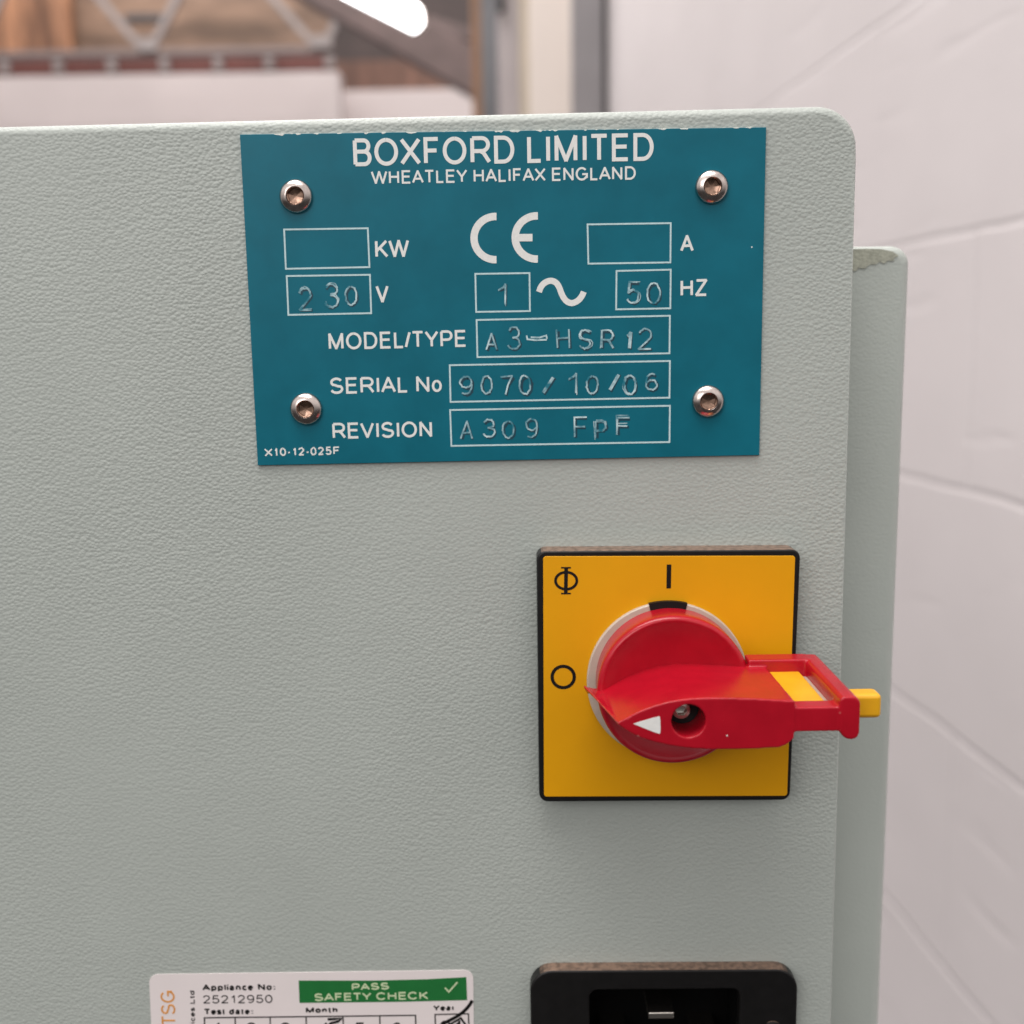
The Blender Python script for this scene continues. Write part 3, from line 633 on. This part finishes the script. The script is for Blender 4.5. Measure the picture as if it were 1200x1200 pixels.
# yellow locking slider in the frame
zs = ztop-0.0005
bm = bmesh.new(); xs0 = XE-0.0013
add_box(bm, (xs0, YH+0.0046, zs-0.005), (xz(968, 818, -0.040).x, YBK-0.0048, zs))
obj('lock_slider', bm, M['slider'], t, bevel=0.0004)
add = xz(968, 818, -0.040).x
obj('slot_liner', box((add-0.0003, YH+0.0045, zs-0.006), (x_in+0.001, YBK-0.0049, zs-0.0012)), M['ivory'], t)
yt = -0.034; q0 = xz(1000, 810, yt); q1 = xz(1029, 838, yt)
obj('slider_tip', box((x_in+0.002, yt-0.0025, q1.y), (q1.x, yt+0.0025, q0.y)), M['slider'], t, bevel=0.0011, seg=4)

# ================================================================== power inlet
YI = -0.0040
t = thing('power_inlet', 'black rounded power inlet socket below the isolator switch', 'socket', at(778, 1250, 0))
pts = rounded([xz(*p, YI) for p in ((621, 1138), (935.5, 1136), (930, 1330), (624, 1330))], [0.0058, 0.0058, 0.003, 0.003], 8)
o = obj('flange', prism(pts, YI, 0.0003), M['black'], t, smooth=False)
hole = rounded([xz(*p, YI) for p in ((690.5, 1160.5), (867.5, 1159), (865, 1290), (692, 1290))], [0.0022, 0.0022, 0.008, 0.008], 6)
cut = obj('c', prism(hole, YI-0.002, YI+0.01), M['black'], t, smooth=False); boolean(o, cut)
big = rounded([xz(*p, YI) for p in ((688.5, 1158.5), (869.5, 1157), (867, 1292), (690, 1292))], [0.0022, 0.0022, 0.008, 0.008], 6)
cut = obj('c', prism(big, -0.002, 0.0145), M['black'], t, smooth=False); boolean(front, cut)
for p in front.data.polygons: p.use_smooth = True
front.data.set_sharp_from_angle(angle=R(35))
bv = front.modifiers.new('bevel', 'BEVEL'); bv.width = 0.0022; bv.segments = 5; bv.limit_method = 'ANGLE'; bv.angle_limit = R(35); bv.harden_normals = True
for p in o.data.polygons: p.use_smooth = True
o.data.set_sharp_from_angle(angle=R(30))
bv = o.modifiers.new('bevel', 'BEVEL'); bv.width = 0.0005; bv.segments = 3; bv.limit_method = 'ANGLE'; bv.angle_limit = R(40)
bm = bmesh.new()
va = [[bm.verts.new((p.x, y, p.y)) for p in hole] for y in (0.0001, 0.0135)]
for i_ in range(len(hole)): bm.faces.new((va[0][i_], va[0][(i_+1) % len(hole)], va[1][(i_+1) % len(hole)], va[1][i_]))
bm.faces.new(va[1]); obj('well', bm, mat('matte_black_well', (0.003, 0.003, 0.003), 0.95, spec=0.05), t)
yp = YI+0.0028; a, b = xz(760, 1187, YI+0.0002), xz(790, 1193, YI+0.0002)
obj('earth_pin', box((a.x, YI+0.0002, b.y-0.0002), (b.x, 0.0137, a.y)), M['pin'], t, bevel=0.0003)
for px in (722, 832):
    a, b = xz(px-15, 1232, YI+0.0002), xz(px+15, 1238, YI+0.0002); obj('pin', box((a.x, YI+0.0002, b.y), (b.x, 0.0137, a.y)), M['pin'], t, bevel=0.0003)
c = xz(905, 1207, YI)
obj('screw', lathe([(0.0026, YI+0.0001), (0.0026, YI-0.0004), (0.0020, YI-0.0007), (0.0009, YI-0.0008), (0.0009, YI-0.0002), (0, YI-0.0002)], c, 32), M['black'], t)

# ================================================================== safety sticker
YL = -0.00015
t = thing('safety_sticker', 'white appliance test sticker with green pass banner at the bottom of the panel', 'sticker', at(365, 1250, 0))
top = [(176.5, 1143)] + smooth_line([(188, 1141), (260, 1142), (320, 1143), (400, 1143.2), (470, 1140.5), (546, 1137)], 2)
pts = rounded([xz(*p, YL) for p in ((174.5, 1142), (554.5, 1136.7), (557, 1345), (184, 1350))], 0.0024, 6)
obj('paper', prism(pts, YL, 0.0002), M['paper'], t, smooth=False)
YT = YL
fill_obj('pass_banner', [(350, 1149), (440, 1149), (500, 1147.5), (546.5, 1145), (547.5, 1172), (470, 1174), (351, 1175.3)], YT, M['green'], t, h=0.00003)
YG = YT-0.00003
text_obj('banner_text', 'PASS', (412.5, 1160.8), (456, 1159.5), 9.6, 2.0, YG, M['pale_green'], t, h=0.00002)
text_obj('banner_text', 'SAFETY CHECK', (368.5, 1173.3), (502, 1171), 10.6, 2.0, YG, M['pale_green'], t, h=0.00002)
stroke_obj('tick_mark', [[(521.5, 1157.5), (526, 1162.3), (536, 1151)]], 2.0, YG, M['pale_green'], t, h=0.00003)
text_obj('label_text', 'Appliance No:', (237, 1161), (322, 1160.3), 8.8, 2.1, YT, ink, t, jit=0.2)
text_obj('label_text', '25212950', (238, 1176), (319.5, 1175.2), 11.2, 1.4, YT, ink, t)
text_obj('label_text', 'Test date:', (239, 1189), (296, 1188.6), 8.2, 2.1, YT, ink, t, jit=0.2)
text_obj('label_text', 'Month', (358.5, 1187), (395.5, 1186.5), 7.6, 2.1, YT, ink, t, jit=0.2)
text_obj('label_text', 'Year', (507.5, 1184.6), (532.5, 1184.2), 7.8, 2.0, YT, ink, t, jit=0.2)
text_obj('company_lettering', 'PTSG', (207, 1214), (204.5, 1161), 18, 2.2, YT, M['orange'], t)
text_obj('label_text', 'Services Ltd', (229, 1222), (228, 1161), 6.3, 1.3, YT, ink, t)
stroke_obj('date_grid', [[(239.5, 1192.7), (360, 1191.3), (487, 1189.8), (488, 1226), (241, 1229)], ], 1.7, YT, ink, t, closed=True)
stroke_obj('date_grid', [[(x, y), (x+1, 1227)] for x, y in ((275.5, 1192.6), (316.5, 1192), (358.7, 1191.6), (402, 1191.2), (445, 1190.6))], 1.6, YT, ink, t)
for ch, x in (('1', 252), ('2', 289), ('3', 329), ('4', 374), ('5', 416), ('6', 459)):
    text_obj('month_number', ch, (x, 1217), (x+(13 if ch != '1' else 7), 1216.7), 22, 2.4, YT, ink, t)
stroke_obj('year_box', [[(509.8, 1188.8), (549, 1188), (550, 1224), (511, 1225)]], 1.7, YT, ink, t, closed=True)
text_obj('year_number', '21', (516, 1213), (540, 1212.6), 20, 2.4, YT, ink, t)
bm = bmesh.new()
L_ = smooth_line([(553.5, 1172.5), (548, 1181), (538, 1190), (524, 1197), (514, 1203), (505, 1214)], 2)
add_ribbon(bm, [xz(*p, YT) for p in L_], 4.2*PX, YT-0.00007, YT+0.00003)
obj('pen_mark', bm, ink, t, smooth=False); bm = bmesh.new()
add_ribbon(bm, [xz(*p, YT) for p in ((384, 1194.5), (392, 1194), (401, 1193.2), (396, 1197), (388, 1199), (380, 1206))], 3.2*PX, YT-0.00008, YT+0.00003)
obj('pen_mark', bm, ink, t, smooth=False); bm = bmesh.new()
add_ribbon(bm, [xz(*p, YT) for p in ((528, 1200), (540, 1193), (545, 1200), (548, 1210))], 2.6*PX, YT-0.00009, YT+0.00003)
obj('pen_mark', bm, ink, t, smooth=False)
